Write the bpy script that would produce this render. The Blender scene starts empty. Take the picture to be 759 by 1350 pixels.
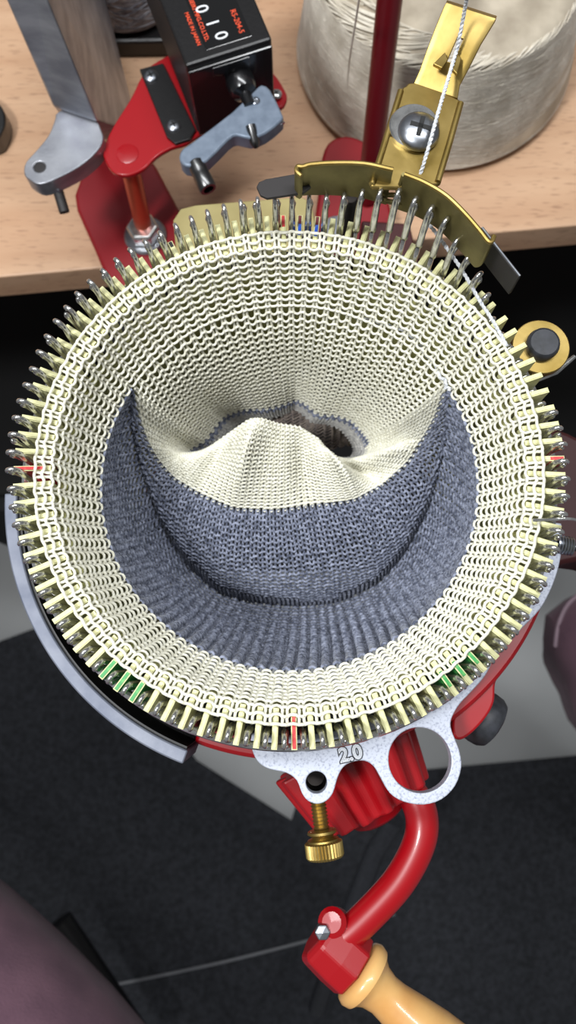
import bpy, bmesh, math, random
import numpy as np
from mathutils import Vector, Matrix
random.seed(5); rng = np.random.default_rng(5)
MM = 0.001
scene = bpy.context.scene
COL = scene.collection

# ------------------------------------------------------------------ camera (all lengths below are millimetres, ring of slats at z = 0)
F = 1000.0                                        # focal length in pixels of the 759 x 1350 frame
RC = np.array([[0.9999, 0.01346, 0.00513], [-0.01214, 0.97925, -0.2023], [-0.00774, 0.20222, 0.97931]])
CC = np.array([0.58, -43.89, 159.49])
cam_d = bpy.data.cameras.new('camera'); cam = bpy.data.objects.new('camera', cam_d); COL.objects.link(cam)
cam_d.sensor_fit = 'VERTICAL'; cam_d.sensor_height = 36; cam_d.sensor_width = 36 * 759 / 1350
cam_d.lens = F / 1350 * 36; cam_d.clip_start = 0.01; cam_d.clip_end = 20
M4 = Matrix(RC.tolist()).to_4x4(); M4.translation = Vector(CC * MM); cam.matrix_world = M4
cam_d.dof.use_dof = True; cam_d.dof.focus_distance = 0.165; cam_d.dof.aperture_fstop = 24
scene.camera = cam
scene.view_settings.view_transform = 'Standard'; scene.view_settings.look = 'None'
scene.view_settings.gamma = 1; scene.view_settings.exposure = 0.0; scene.view_settings.use_curve_mapping = False

def P(px, py, z):
    """world point (mm) at height z seen at pixel px, py"""
    d = RC @ np.array([(px - 379.5) / F, -(py - 675) / F, -1.0]); t = (z - CC[2]) / d[2]
    return CC + t * d
def PP(pts, z): return [P(x, y, z) for x, y in pts]

# ------------------------------------------------------------------ world and lamps
w = bpy.data.worlds.new('World'); scene.world = w; w.use_nodes = True
w.node_tree.nodes['Background'].inputs[0].default_value = (0.95, 0.97, 1.0, 1)
w.node_tree.nodes['Background'].inputs[1].default_value = 0.2
def area(name, loc, target, size, power, col=(1, 1, 1)):
    l = bpy.data.lights.new(name, 'AREA'); l.shape = 'RECTANGLE'; l.size = size[0] * MM; l.size_y = size[1] * MM
    l.energy = power; l.color = col
    o = bpy.data.objects.new(name, l); COL.objects.link(o); o.location = Vector(loc) * MM
    o.rotation_euler = (Vector(target) - Vector(loc)).to_track_quat('-Z', 'Y').to_euler()
    return o
area('ceiling_lamp', (60, 260, 1150), (0, 0, 0), (1100, 130), 14.5, (0.96, 0.98, 1.0))
area('desk_lamp', (-330, -130, 640), (0, 10, 0), (120, 120), 5.2, (0.97, 0.99, 1.0))

# ------------------------------------------------------------------ materials
MAT = {}
def srgb(r, g, b):
    f = lambda c: (c / 255 / 12.92) if c / 255 <= 0.04045 else ((c / 255 + 0.055) / 1.055) ** 2.4
    return (f(r), f(g), f(b), 1)
def mat(name, c1, rough=0.5, metal=0.0, c2=None, scale=200, bump=0.0, bscale=None, stretch=(1, 1, 1), coat=0.0, sheen=0.0, dist=0.0002, emit=None, detail=4, contrast=(0.35, 0.65)):
    m = bpy.data.materials.new(name); m.use_nodes = True; nt = m.node_tree; b = nt.nodes['Principled BSDF']
    b.inputs['Base Color'].default_value = c1; b.inputs['Roughness'].default_value = rough; b.inputs['Metallic'].default_value = metal
    b.inputs['Coat Weight'].default_value = coat; b.inputs['Coat Roughness'].default_value = 0.08
    if sheen: b.inputs['Sheen Weight'].default_value = sheen
    tc = nt.nodes.new('ShaderNodeTexCoord'); mp = nt.nodes.new('ShaderNodeMapping'); mp.inputs['Scale'].default_value = stretch
    nt.links.new(tc.outputs['Object'], mp.inputs['Vector'])
    if c2 is not None:
        n = nt.nodes.new('ShaderNodeTexNoise'); n.inputs['Scale'].default_value = scale; n.inputs['Detail'].default_value = detail
        r = nt.nodes.new('ShaderNodeValToRGB'); r.color_ramp.elements[0].position = contrast[0]; r.color_ramp.elements[1].position = contrast[1]
        r.color_ramp.elements[0].color = c1; r.color_ramp.elements[1].color = c2
        nt.links.new(mp.outputs[0], n.inputs['Vector']); nt.links.new(n.outputs['Fac'], r.inputs['Fac']); nt.links.new(r.outputs[0], b.inputs['Base Color'])
    if bump:
        n2 = nt.nodes.new('ShaderNodeTexNoise'); n2.inputs['Scale'].default_value = bscale or scale; n2.inputs['Detail'].default_value = 5
        bp = nt.nodes.new('ShaderNodeBump'); bp.inputs['Strength'].default_value = bump; bp.inputs['Distance'].default_value = dist
        nt.links.new(mp.outputs[0], n2.inputs['Vector']); nt.links.new(n2.outputs['Fac'], bp.inputs['Height']); nt.links.new(bp.outputs[0], b.inputs['Normal'])
    MAT[name] = m; return m
mat('cream_yarn', srgb(233, 231, 216), 0.85, 0, srgb(210, 207, 188), 900, 0.5, 2500, sheen=0.2, dist=0.0002)
mat('grey_yarn', srgb(66, 72, 90), 0.85, 0, srgb(146, 152, 172), 900, 0.5, 2500, sheen=0.2, dist=0.0002, contrast=(0.38, 0.66))
mat('pale_grey_yarn', srgb(196, 194, 188), 0.85, 0, srgb(150, 148, 146), 900, 0.5, 2500, sheen=0.2)
mat('taupe_yarn', srgb(96, 84, 80), 0.9, 0, srgb(140, 128, 118), 500, 0.5, 2500, sheen=0.2)
mat('white_thread', srgb(225, 226, 228), 0.8, 0, srgb(180, 184, 190), 1500, 0.5, 3000)
mat('cream_slat', srgb(222, 220, 168), 0.55, 0, srgb(205, 202, 150), 600, 0.3, 1500, dist=0.0001)
mat('olive_paint', srgb(196, 194, 128), 0.6, 0, srgb(172, 170, 104), 150, 0.2, 800)
mat('slat_red', srgb(205, 40, 45), 0.5, 0, srgb(215, 120, 100), 700, contrast=(0.5, 0.8))
mat('slat_green', srgb(28, 140, 62), 0.45, 0, srgb(120, 190, 100), 500, contrast=(0.5, 0.8))
mat('slat_blue', srgb(40, 90, 200), 0.5, 0, srgb(140, 160, 200), 700, contrast=(0.5, 0.8))
mat('slat_dark_red', srgb(110, 16, 24), 0.5)
mat('chrome', srgb(222, 222, 220), 0.24, 0.95, srgb(180, 180, 178), 400)
mat('steel', srgb(176, 180, 186), 0.32, 1.0, srgb(150, 154, 162), 300, 0.15, 1200, dist=0.00005)
mat('dark_steel', srgb(96, 96, 96), 0.3, 1.0)
mat('gunmetal', srgb(62, 58, 56), 0.4, 1.0)
mat('blade_steel', srgb(32, 28, 28), 0.6, 0.0)
mat('cast_aluminium', srgb(176, 178, 184), 0.42, 0.85, srgb(140, 142, 150), 60, 0.5, 900, stretch=(1, 1, 3), dist=0.0001)
mat('arc_aluminium', srgb(124, 128, 140), 0.55, 0.3, srgb(92, 98, 114), 120, 0.5, 700, dist=0.0001, contrast=(0.3, 0.7))
mat('plate_aluminium', srgb(184, 189, 202), 0.55, 0.3, srgb(120, 126, 146), 1900, 0.6, 1200, dist=0.0001, contrast=(0.5, 0.8))
mat('brass', srgb(178, 154, 94), 0.42, 0.95, srgb(140, 118, 62), 90, 0.2, 500, dist=0.0001)
mat('brass_satin', srgb(132, 122, 76), 0.5, 0.75, srgb(104, 94, 56), 120, 0.2, 400, dist=0.0001)
mat('pale_brass', srgb(158, 146, 98), 0.6, 0.3, srgb(138, 126, 80), 60)
mat('red_paint', srgb(150, 2, 14), 0.36, 0, coat=0.3, bump=0.1, bscale=120, dist=0.0003)
mat('dark_red_paint', srgb(128, 5, 18), 0.5, 0)
mat('shaded_red_paint', srgb(58, 8, 10), 0.6, 0)  # red paint of the deep parts, their shade put into the colour
mat('red_rod', srgb(88, 4, 14), 0.4, 0, coat=0.2)
mat('copper_rod', srgb(188, 84, 58), 0.35, 0.6)
mat('black_gloss', srgb(16, 16, 18), 0.25, 0, coat=0.5)
mat('black_case', srgb(13, 12, 13), 0.38, 0, srgb(20, 19, 20), 900, 0.2, 1500)
mat('black_groove', srgb(14, 14, 14), 0.5)
mat('black_rubber', srgb(36, 38, 42), 0.5, 0, srgb(50, 52, 58), 500, 0.2, 600)
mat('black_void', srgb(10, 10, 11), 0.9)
mat('grey_cast', srgb(122, 134, 150), 0.42, 0.3, srgb(106, 118, 134), 300, 0.2, 800, dist=0.0001)
mat('window_black', srgb(8, 8, 9), 0.1, 0, coat=1.0)
mat('orange_print', srgb(235, 84, 50), 0.5)
mat('digit_white', srgb(225, 228, 232), 0.5)
mat('ink_grey', srgb(58, 60, 66), 0.6)
mat('plate_white', srgb(226, 230, 238), 0.5)
mat('handle_wood', srgb(222, 178, 112), 0.35, 0, srgb(196, 142, 80), 60, 0.1, 400, stretch=(1, 1, 0.25), coat=0.5)
mat('trousers', srgb(116, 84, 98), 0.95, 0, srgb(98, 70, 84), 40, 0.6, 900, sheen=0.1, dist=0.0006)
mat('seam_thread', srgb(150, 130, 140), 0.9)
mat('mat_felt', srgb(58, 60, 66), 0.95, 0, srgb(36, 38, 42), 160, 0.8, 300, dist=0.004, contrast=(0.3, 0.7))
mat('floor_tile', srgb(182, 184, 184), 0.55, 0, srgb(160, 162, 162), 4, contrast=(0.3, 0.7), detail=8)
mat('cable_grey', srgb(130, 132, 136), 0.5)
mat('cone_yarn', srgb(232, 224, 208), 0.9, 0, srgb(196, 186, 168), 90, 0.5, 900, sheen=0.2)
mat('gap_shade_yarn', srgb(196, 184, 164), 0.95, 0, srgb(160, 148, 130), 60)  # wound yarn darkened: shade of the gaps between strands put into the colour
mat('marled_yarn', srgb(74, 74, 84), 0.9, 0, srgb(150, 148, 152), 160, 0.5, 900, stretch=(1, 1, 6))
# beech table top: stretched grain plus small pores
def wood():
    m = mat('beech', srgb(206, 170, 138), 0.5, 0, srgb(182, 142, 110), 14, 0.0, stretch=(0.6, 5, 5), contrast=(0.25, 0.75), detail=8)
    nt = m.node_tree; b = nt.nodes['Principled BSDF']; src = b.inputs['Base Color'].links[0].from_socket
    tc = nt.nodes.new('ShaderNodeTexCoord'); mp = nt.nodes.new('ShaderNodeMapping'); mp.inputs['Scale'].default_value = (120, 900, 900)
    n = nt.nodes.new('ShaderNodeTexNoise'); n.inputs['Scale'].default_value = 1; r = nt.nodes.new('ShaderNodeValToRGB')
    r.color_ramp.elements[0].position = 0.58; r.color_ramp.elements[1].position = 0.72
    r.color_ramp.elements[0].color = (0, 0, 0, 1); r.color_ramp.elements[1].color = (0.55, 0.55, 0.55, 1)
    mx = nt.nodes.new('ShaderNodeMix'); mx.data_type = 'RGBA'; mx.inputs[7].default_value = srgb(120, 84, 62)
    nt.links.new(tc.outputs['Object'], mp.inputs[0]); nt.links.new(mp.outputs[0], n.inputs['Vector']); nt.links.new(n.outputs['Fac'], r.inputs[0])
    nt.links.new(r.outputs[0], mx.inputs[0]); nt.links.new(src, mx.inputs[6]); nt.links.new(mx.outputs[2], b.inputs['Base Color'])
wood()

# ------------------------------------------------------------------ mesh helpers
def link(name, me, m, parent=None, smooth=True, kind=None):
    o = bpy.data.objects.new(name, me); COL.objects.link(o)
    if m is not None and len(me.materials) == 0: me.materials.append(MAT[m])
    if smooth:
        me.polygons.foreach_set('use_smooth', [True] * len(me.polygons))
        if len(me.polygons) < 12000: me.set_sharp_from_angle(angle=math.radians(38))
    if parent is not None: o.parent = parent
    if kind: o['kind'] = kind
    return o
def raw(verts, faces):
    """mesh data from mm vertices"""
    me = bpy.data.meshes.new('m'); me.from_pydata([tuple(float(c) * MM for c in v) for v in verts], [], [tuple(int(i) for i in f) for f in faces]); me.update(); return me
def recentre(o):
    """move the origin of a parentless or parented mesh object to its bounding-box centre (world aligned)"""
    me = o.data; n = len(me.vertices)
    if not n: return o
    co = np.empty(n * 3); me.vertices.foreach_get('co', co); co = co.reshape(-1, 3)
    c = (co.max(0) + co.min(0)) / 2; me.vertices.foreach_set('co', (co - c).ravel()); o.location = Vector(c) + o.location; me.update()
    return o
def thing(name, label, cat, loc=(0, 0, 0), group=None):
    o = bpy.data.objects.new(name, None); COL.objects.link(o); o.location = Vector([float(c) for c in loc]) * MM
    o.empty_display_size = 0.01; o['label'] = label; o['category'] = cat
    if group: o['group'] = group
    return o
def tag(o, label, cat, group=None):
    o['label'] = label; o['category'] = cat
    if group: o['group'] = group
    return o
def place(o, parent):
    """parent keeping the mm world position (parents are unrotated empties)"""
    if parent is not None:
        q = parent; off = Vector((0, 0, 0))
        while q is not None: off += q.location; q = q.parent
        o.parent = parent; o.location = o.location - off
    return o
def put(name, me, m, parent=None, smooth=True, bevel=0, seg=2, label=None, kind=None):
    o = link(name, me, m, None, smooth); recentre(o); place(o, parent)
    if bevel:
        md = o.modifiers.new('b', 'BEVEL'); md.width = bevel * MM; md.segments = seg; md.limit_method = 'ANGLE'; md.angle_limit = math.radians(40)
        md.harden_normals = False
    if label: o['label'] = label
    if kind: o['kind'] = kind
    if smooth and bevel: set_auto(o)
    return o
def set_auto(o, ang=35):
    # flat faces stay flat: weighted normals after the bevel
    md = o.modifiers.new('w', 'WEIGHTED_NORMAL'); md.keep_sharp = True
def prism(pts, z0, z1, holes=()):
    """vertical prism from a closed outline of (x, y) mm points, optional round holes as point loops"""
    bm = bmesh.new()
    loops = [[(float(p[0]), float(p[1])) for p in pts]] + [[(float(p[0]), float(p[1])) for p in h] for h in holes]
    vs = []; es = []
    for lp in loops:
        v = [bm.verts.new((x * MM, y * MM, z1 * MM)) for x, y in lp]; vs.append(v)
        for i in range(len(v)): es.append(bm.edges.new((v[i], v[(i + 1) % len(v)])))
    bmesh.ops.triangle_fill(bm, use_beauty=True, use_dissolve=False, edges=es, normal=(0, 0, 1))
    for f in bm.faces:
        if f.normal.z < 0: f.normal_flip()
    r = bmesh.ops.extrude_face_region(bm, geom=list(bm.faces))
    nv = [g for g in r['geom'] if isinstance(g, bmesh.types.BMVert)]
    bmesh.ops.translate(bm, verts=nv, vec=(0, 0, (z0 - z1) * MM))
    bmesh.ops.recalc_face_normals(bm, faces=bm.faces)
    bmesh.ops.dissolve_limit(bm, angle_limit=0.01, verts=bm.verts, edges=bm.edges)
    me = bpy.data.meshes.new('m'); bm.to_mesh(me); bm.free(); return me
def circle(cx, cy, r, n=32, a0=0): return [(cx + r * math.cos(a0 + 2 * math.pi * i / n), cy + r * math.sin(a0 + 2 * math.pi * i / n)) for i in range(n)]
def smooth_loop(pts, n=4):
    """closed Catmull-Rom through 2D/3D points"""
    p = np.array(pts, float)[:, :]; k = len(p); out = []
    for i in range(k):
        a, b, c, d = p[i - 1], p[i], p[(i + 1) % k], p[(i + 2) % k]
        for j in range(n):
            t = j / n; out.append(0.5 * ((2 * b) + (-a + c) * t + (2 * a - 5 * b + 4 * c - d) * t * t + (-a + 3 * b - 3 * c + d) * t ** 3))
    return out
def smooth_path(pts, n=6):
    p = np.array(pts, float); p = np.vstack([2 * p[0] - p[1], p, 2 * p[-1] - p[-2]]); out = []
    for i in range(1, len(p) - 2):
        a, b, c, d = p[i - 1], p[i], p[i + 1], p[i + 2]
        for j in range(n):
            t = j / n; out.append(0.5 * ((2 * b) + (-a + c) * t + (2 * a - 5 * b + 4 * c - d) * t * t + (-a + 3 * b - 3 * c + d) * t ** 3))
    out.append(p[-2]); return np.array(out)
def tube_arrays(path, r, sides=8, closed=False, cap=True):
    path = np.asarray(path, float); n = len(path); r = np.full(n, r) if np.isscalar(r) else np.asarray(r, float)
    if closed: T = np.roll(path, -1, 0) - np.roll(path, 1, 0)
    else: T = np.gradient(path, axis=0)
    T /= np.linalg.norm(T, axis=1, keepdims=True) + 1e-12
    # parallel transport frame
    ref = np.array([0, 0, 1.0]) if abs(T[0][2]) < 0.9 else np.array([1.0, 0, 0])
    N = np.empty_like(T); v = ref - T[0] * ref.dot(T[0]); v /= np.linalg.norm(v)
    for i in range(n):
        v = v - T[i] * v.dot(T[i]); v /= np.linalg.norm(v) + 1e-12; N[i] = v
    B = np.cross(T, N); a = np.arange(sides) * 2 * np.pi / sides
    V = path[:, None] + r[:, None, None] * (np.cos(a)[None, :, None] * N[:, None] + np.sin(a)[None, :, None] * B[:, None])
    V = V.reshape(-1, 3); i = np.arange(n if closed else n - 1)[:, None]; j = np.arange(sides)[None]
    i2 = (i + 1) % n; j2 = (j + 1) % sides
    Fq = np.stack([i * sides + j, i * sides + j2, i2 * sides + j2, i2 * sides + j], -1).reshape(-1, 4)
    faces = Fq.tolist()
    if not closed and cap: faces += [list(range(sides))[::-1], [(n - 1) * sides + k for k in range(sides)]]
    return V, faces
def tube(path, r, sides=12, closed=False): return raw(*tube_arrays(path, r, sides, closed))
def lathe(profile, origin, axis, n=32):
    """profile: (radius, distance along axis) pairs"""
    ax = Vector([float(c) for c in axis]).normalized(); q = ax.to_track_quat('Z', 'Y').to_matrix(); o = Vector([float(c) for c in origin])
    V = []; Fc = []
    for r, h in profile:
        for k in range(n):
            a = 2 * math.pi * k / n; V.append(o + q @ Vector((r * math.cos(a), r * math.sin(a), h)))
    m = len(profile)
    for i in range(m - 1):
        for k in range(n): Fc.append((i * n + k, i * n + (k + 1) % n, (i + 1) * n + (k + 1) % n, (i + 1) * n + k))
    if profile[0][0] > 0.001: Fc.append(tuple(range(n))[::-1])
    if profile[-1][0] > 0.001: Fc.append(tuple((m - 1) * n + k for k in range(n)))
    return raw(V, Fc)
def box8(b, t):
    """hexahedron from four bottom and four top corners (same order)"""
    V = [tuple(v) for v in b] + [tuple(v) for v in t]
    me = raw(V, [(0, 1, 2, 3), (4, 7, 6, 5), (0, 4, 5, 1), (1, 5, 6, 2), (2, 6, 7, 3), (3, 7, 4, 0)])
    bm = bmesh.new(); bm.from_mesh(me); bmesh.ops.recalc_face_normals(bm, faces=bm.faces); bm.to_mesh(me); bm.free(); return me
def merge(meshes):
    bm = bmesh.new()
    for m in meshes: bm.from_mesh(m)
    me = bpy.data.meshes.new('m'); bm.to_mesh(me); bm.free(); return me
def band(curve, thick, z0, z1):
    """thin vertical wall that follows an open (x, y) curve"""
    c = np.array(curve)[:, :2]; T = np.gradient(c, axis=0); T /= np.linalg.norm(T, axis=1, keepdims=True)
    N = np.stack([-T[:, 1], T[:, 0]], 1) * thick / 2
    z0 = np.broadcast_to(z0, len(c)); z1 = np.broadcast_to(z1, len(c)); n = len(c)
    V = []
    for i in range(n):
        a = c[i] + N[i]; b = c[i] - N[i]
        V += [(a[0], a[1], z0[i]), (b[0], b[1], z0[i]), (b[0], b[1], z1[i]), (a[0], a[1], z1[i])]
    Fc = []
    for i in range(n - 1):
        for k in range(4): Fc.append((4 * i + k, 4 * i + (k + 1) % 4, 4 * i + 4 + (k + 1) % 4, 4 * i + 4 + k))
    Fc += [(0, 1, 2, 3), (4 * n - 1, 4 * n - 2, 4 * n - 3, 4 * n - 4)]
    me = raw(V, Fc); bm = bmesh.new(); bm.from_mesh(me); bmesh.ops.recalc_face_normals(bm, faces=bm.faces); bm.to_mesh(me); bm.free(); return me
def ring_sector(r0, r1, z0, z1, a0, a1, n=64):
    """solid ring sector, angles in degrees; a full turn when a1 - a0 = 360"""
    full = abs(a1 - a0 - 360) < 1e-6; k = n if full else n + 1; V = []; Fc = []
    for i in range(k):
        a = math.radians(a0 + (a1 - a0) * i / n); c, s = math.cos(a), math.sin(a)
        V += [(r0 * c, r0 * s, z0), (r1 * c, r1 * s, z0), (r1 * c, r1 * s, z1), (r0 * c, r0 * s, z1)]
    for i in range(n):
        j = (i + 1) % k
        for q in range(4): Fc.append((4 * i + q, 4 * i + (q + 1) % 4, 4 * j + (q + 1) % 4, 4 * j + q))
    if not full: Fc += [(0, 1, 2, 3), (4 * k - 1, 4 * k - 2, 4 * k - 3, 4 * k - 4)]
    me = raw(V, Fc); bm = bmesh.new(); bm.from_mesh(me); bmesh.ops.recalc_face_normals(bm, faces=bm.faces); bm.to_mesh(me); bm.free(); return me
def screw_head(name, o, ax, r, m, parent, label=None, cross=True):
    """pan head screw, the shade of its cross recess put on as black bars"""
    prof = [(0.001, r * .42), (r * .4, r * .40), (r * .72, r * .31), (r * .93, r * .15), (r, 0), (r, -r * .1)]
    me = lathe(prof[::-1], o, ax, 24)
    s = put(name, me, m, parent, label=label)
    if cross:
        axv = Vector([float(c) for c in ax]).normalized(); q = axv.to_track_quat('Z', 'Y').to_matrix(); oo = Vector([float(c) for c in o]); ms = []
        for rot in (0.5, 0.5 + math.pi / 2):
            cc, ss = math.cos(rot), math.sin(rot); w2, l2 = r * .11, r * .5
            pts = [(-l2, -w2), (l2, -w2), (l2, w2), (-l2, w2)]; pts = [(x * cc - y * ss, x * ss + y * cc) for x, y in pts]
            ms.append(box8([oo + q @ Vector((x, y, r * .2)) for x, y in pts], [oo + q @ Vector((x * 1.0, y, r * .43)) for x, y in pts]))
        c = link('recess_shade', merge(ms), 'black_groove', None, False); recentre(c); place(c, s)  # black bars stand in for the shaded cross
    return s

PH = 0.37      # phase of the slats, degrees
def ang(i): return math.radians(180 + 3.75 * i + PH)
def pol(r, a, z): return (r * math.cos(a), r * math.sin(a), z)

# ================================================================== SETTING
def structure(o): o['kind'] = 'structure'; return o
FZ = -850
structure(put('floor', box8([(-2500, -2500, FZ - 20), (2500, -2500, FZ - 20), (2500, 2500, FZ - 20), (-2500, 2500, FZ - 20)],
                            [(-2500, -2500, FZ), (2500, -2500, FZ), (2500, 2500, FZ), (-2500, 2500, FZ)]), 'floor_tile', smooth=False))
mat_px = [(-420, 1040), (0, 845), (35, 832), (110, 805), (259, 1003), (384, 1082), (400, 1030), (605, 1012), (759, 998), (1150, 960), (1200, 1800), (-500, 1800)]
o = put('floor_mat', prism(PP(mat_px, FZ + 5), FZ, FZ + 5), 'mat_felt', smooth=False, bevel=1)
tag(o, 'dark grey felt floor mat under the machine, spread on the pale floor', 'mat')
# table, cut off by its front edge
a, b = P(0, 365, -160), P(759, 297, -160); dirv = (b - a) / np.linalg.norm(b - a); nrm = np.array([-dirv[1], dirv[0], 0])
c0 = a - dirv * 420; c1 = b + dirv * 420
tb = thing('table', 'beech wood table top with small dark pores, behind the knitting ring', 'table', (0, 400, FZ))
def tab(z0, z1, w=700): return box8([(*(c0)[:2], z0), (*(c1)[:2], z0), (*(c1 + nrm * w)[:2], z0), (*(c0 + nrm * w)[:2], z0)], [(*(c0)[:2], z1), (*(c1)[:2], z1), (*(c1 + nrm * w)[:2], z1), (*(c0 + nrm * w)[:2], z1)])
put('table_top', tab(-178, -160), 'beech', tb, smooth=False, bevel=0.8)
for q in (c0 + dirv * 40 + nrm * 80, c1 - dirv * 40 + nrm * 80, c1 - dirv * 40 + nrm * 640, c0 + dirv * 40 + nrm * 640):
    put('leg', prism([(q[0] - 25, q[1] - 25), (q[0] + 25, q[1] - 25), (q[0] + 25, q[1] + 25), (q[0] - 25, q[1] + 25)], FZ, -178), 'beech', tb, smooth=False, bevel=2)
# black storage cabinet in the shade under the table
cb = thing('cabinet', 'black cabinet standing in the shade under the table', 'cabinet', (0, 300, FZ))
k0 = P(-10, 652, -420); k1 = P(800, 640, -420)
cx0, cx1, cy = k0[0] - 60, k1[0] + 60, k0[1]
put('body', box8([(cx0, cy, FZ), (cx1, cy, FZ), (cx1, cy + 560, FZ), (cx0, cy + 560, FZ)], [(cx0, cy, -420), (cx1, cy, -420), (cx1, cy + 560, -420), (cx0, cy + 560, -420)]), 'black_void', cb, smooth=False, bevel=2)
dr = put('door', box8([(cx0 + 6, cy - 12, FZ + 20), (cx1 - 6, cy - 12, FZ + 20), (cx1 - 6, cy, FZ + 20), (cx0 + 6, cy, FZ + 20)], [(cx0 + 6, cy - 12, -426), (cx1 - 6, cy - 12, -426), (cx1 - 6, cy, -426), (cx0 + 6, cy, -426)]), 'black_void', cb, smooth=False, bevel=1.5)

# ================================================================== SOCK KNITTING MACHINE
mc = thing('knitting_machine', 'red circular knitting machine with ring of latch needles and cream slats at the table edge', 'knitting machine', (0, 0, -160))
# cylinder: inner wall, grooved outside
put('cylinder', ring_sector(51.6, 54.0, -92, -12, 0, 360, 96), 'olive_paint', mc, label='pale olive inner cylinder wall seen through the stitches')
put('groove_ring', ring_sector(54.0, 58.2, -92, -13, 0, 360, 96), 'black_groove', mc, label='black grooved outer wall of the cylinder')
# slats
def slat_mesh(mats, split=None):
    r0, r1, w2, z0, z1 = 51.8, 60.0, 0.58, -17, 0.0
    xs = [r0] + [r0 + (r1 - r0) * q for q in (split or [])] + [r1]
    V = []; Fc = []; MI = []
    for x in xs:
        zt = z1
        V += [(x, -w2, z0), (x, w2, z0), (x, w2, zt), (x, -w2, zt)]
    for i in range(len(xs) - 1):
        for k in range(4): Fc.append((4 * i + k, 4 * i + (k + 1) % 4, 4 * i + 4 + (k + 1) % 4, 4 * i + 4 + k)); MI.append(i)
    n = len(xs); Fc += [(3, 2, 1, 0), (4 * n - 4, 4 * n - 3, 4 * n - 2, 4 * n - 1)]; MI += [0, n - 2]
    me = raw(V, Fc)
    for m in mats: me.materials.append(MAT[m])
    me.polygons.foreach_set('material_index', MI)
    bm = bmesh.new(); bm.from_mesh(me); bmesh.ops.recalc_face_normals(bm, faces=bm.faces)
    top = [e for e in bm.edges if all(v.co.z > -0.001 for v in e.verts) and abs(e.verts[0].co.y - e.verts[1].co.y) < 1e-6 or (all(v.co.x > 0.0599 for v in e.verts) and all(v.co.z > -0.001 for v in e.verts))]
    bmesh.ops.bevel(bm, geom=top, offset=0.00022, segments=2, affect='EDGES')
    bm.to_mesh(me); bm.free(); return me
SM = {'n': slat_mesh(['cream_slat']), 'red': slat_mesh(['cream_slat', 'slat_red'], [.2]), 'rred': slat_mesh(['cream_slat', 'slat_red'], [.62]), 'green': slat_mesh(['cream_slat', 'slat_green'], [.45]),
      'green2': slat_mesh(['cream_slat', 'slat_green', 'cream_slat'], [.3, .75]), 'blue': slat_mesh(['cream_slat', 'slat_blue', 'slat_dark_red'], [.36, .72]), 'blk': slat_mesh(['cream_slat', 'black_groove'], [.8])}
SK = {0: ('red', 'slat painted red'), 24: ('red', 'slat painted red'), 48: ('rred', 'slat with a red tip'), 72: ('rred', 'slat with a red tip'), 71: ('blue', 'slat painted blue with a dark red tip'), 70: ('blue', 'slat painted blue with a dark red tip'),
      13: ('green', 'slat with a green tip'), 14: ('green', 'slat with a green tip'), 15: ('green', 'slat with a green tip'), 33: ('green2', 'slat painted green'), 34: ('green2', 'slat painted green'), 35: ('green2', 'slat painted green'), 79: ('blk', 'slat with a black tip')}
ML = mc.location
for i in range(96):
    k, lb = SK.get(i, ('n', None)); o = bpy.data.objects.new('slat', SM[k]); COL.objects.link(o); o.parent = mc
    o.location = -ML; o.rotation_euler = (0, 0, ang(i) + random.uniform(-.003, .003))
    if lb: o['label'] = lb
# needles: stem with a curled hook, and a spoon latch
def needle_meshes():
    R = 57.1
    parts = []
    parts.append(box8([(R - .8, -.35, -60), (R + .8, -.35, -60), (R + .8, .35, -60), (R - .8, .35, -60)], [(R - .8, -.35, -10), (R + .8, -.35, -10), (R + .8, .35, -10), (R - .8, .35, -10)]))
    hk = [(R, 0, -10), (R - .05, 0, -6), (R, 0, -2), (R - .1, 0, .5), (R + .05, 0, 1.7), (R + .8, 0, 2.6), (R + 1.7, 0, 2.5), (R + 2.25, 0, 1.6), (R + 2.2, 0, .5)]
    pth = smooth_path(hk, 4); rr = np.interp(np.linspace(0, 1, len(pth)), [0, .2, .45, .6, .9, 1], [.80, .78, .58, .54, .46, .24])
    parts.append(raw(*tube_arrays(pth, rr, 8)))
    st = merge(parts)
    lp = [(R + .5, 0, -7.4), (R + 1.0, 0, -5.6), (R + 1.7, 0, -3.2), (R + 2.1, 0, -1.2), (R + 2.3, 0, 0.1)]
    pth = smooth_path(lp, 4); V, Fc = tube_arrays(pth, np.interp(np.linspace(0, 1, len(pth)), [0, .2, .55, .8, 1], [.55, .38, .42, .76, .36]), 8)
    lt = raw(V, Fc)
    for me in (st, lt): me.materials.append(MAT['chrome']); me.polygons.foreach_set('use_smooth', [True] * len(me.polygons))
    return st, lt
NST, NLT = needle_meshes()
LIFT_A = [0, 10, 15, 35, 37, 40, 44, 48, 51.5, 55, 62, 66, 70, 74, 78, 84, 96, 116, 145, 162, 178, 195, 205, 225, 262, 285, 320, 340, 360]
LIFT_Z = [1.5, 0, -7, -7, -4, 0.8, 5, 7.6, 10.4, 14, 15, 15, 13, 11, 8, 6.8, 6.2, 4, 4.6, 3, 4, 1.6, 0, -.5, 0, 0, 1.0, 2.0, 1.5]
for i in range(96):
    a = ang(i + 0.5); d = math.degrees(a) % 360; z = float(np.interp(d, LIFT_A, LIFT_Z)) + random.uniform(-.25, .25)
    o = bpy.data.objects.new('latch_needle', NST); COL.objects.link(o); o.parent = mc; o.location = Vector((0, 0, z * MM)) - ML; o.rotation_euler = (0, 0, a)
    l = bpy.data.objects.new('latch', NLT); COL.objects.link(l); l.parent = o
    if 36 < d < 82 or random.random() < .3:      # latch hangs open below the hook
        l.rotation_euler = (0, 0, random.uniform(-.006, .006))
    else: l.rotation_euler = (0, 0, random.uniform(-.012, .012))
# spring ring round the needles
put('spring_ring', tube([pol(60.4, math.radians(a), -9) for a in range(0, 360, 3)], 0.9, 8, True), 'chrome', mc)
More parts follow.
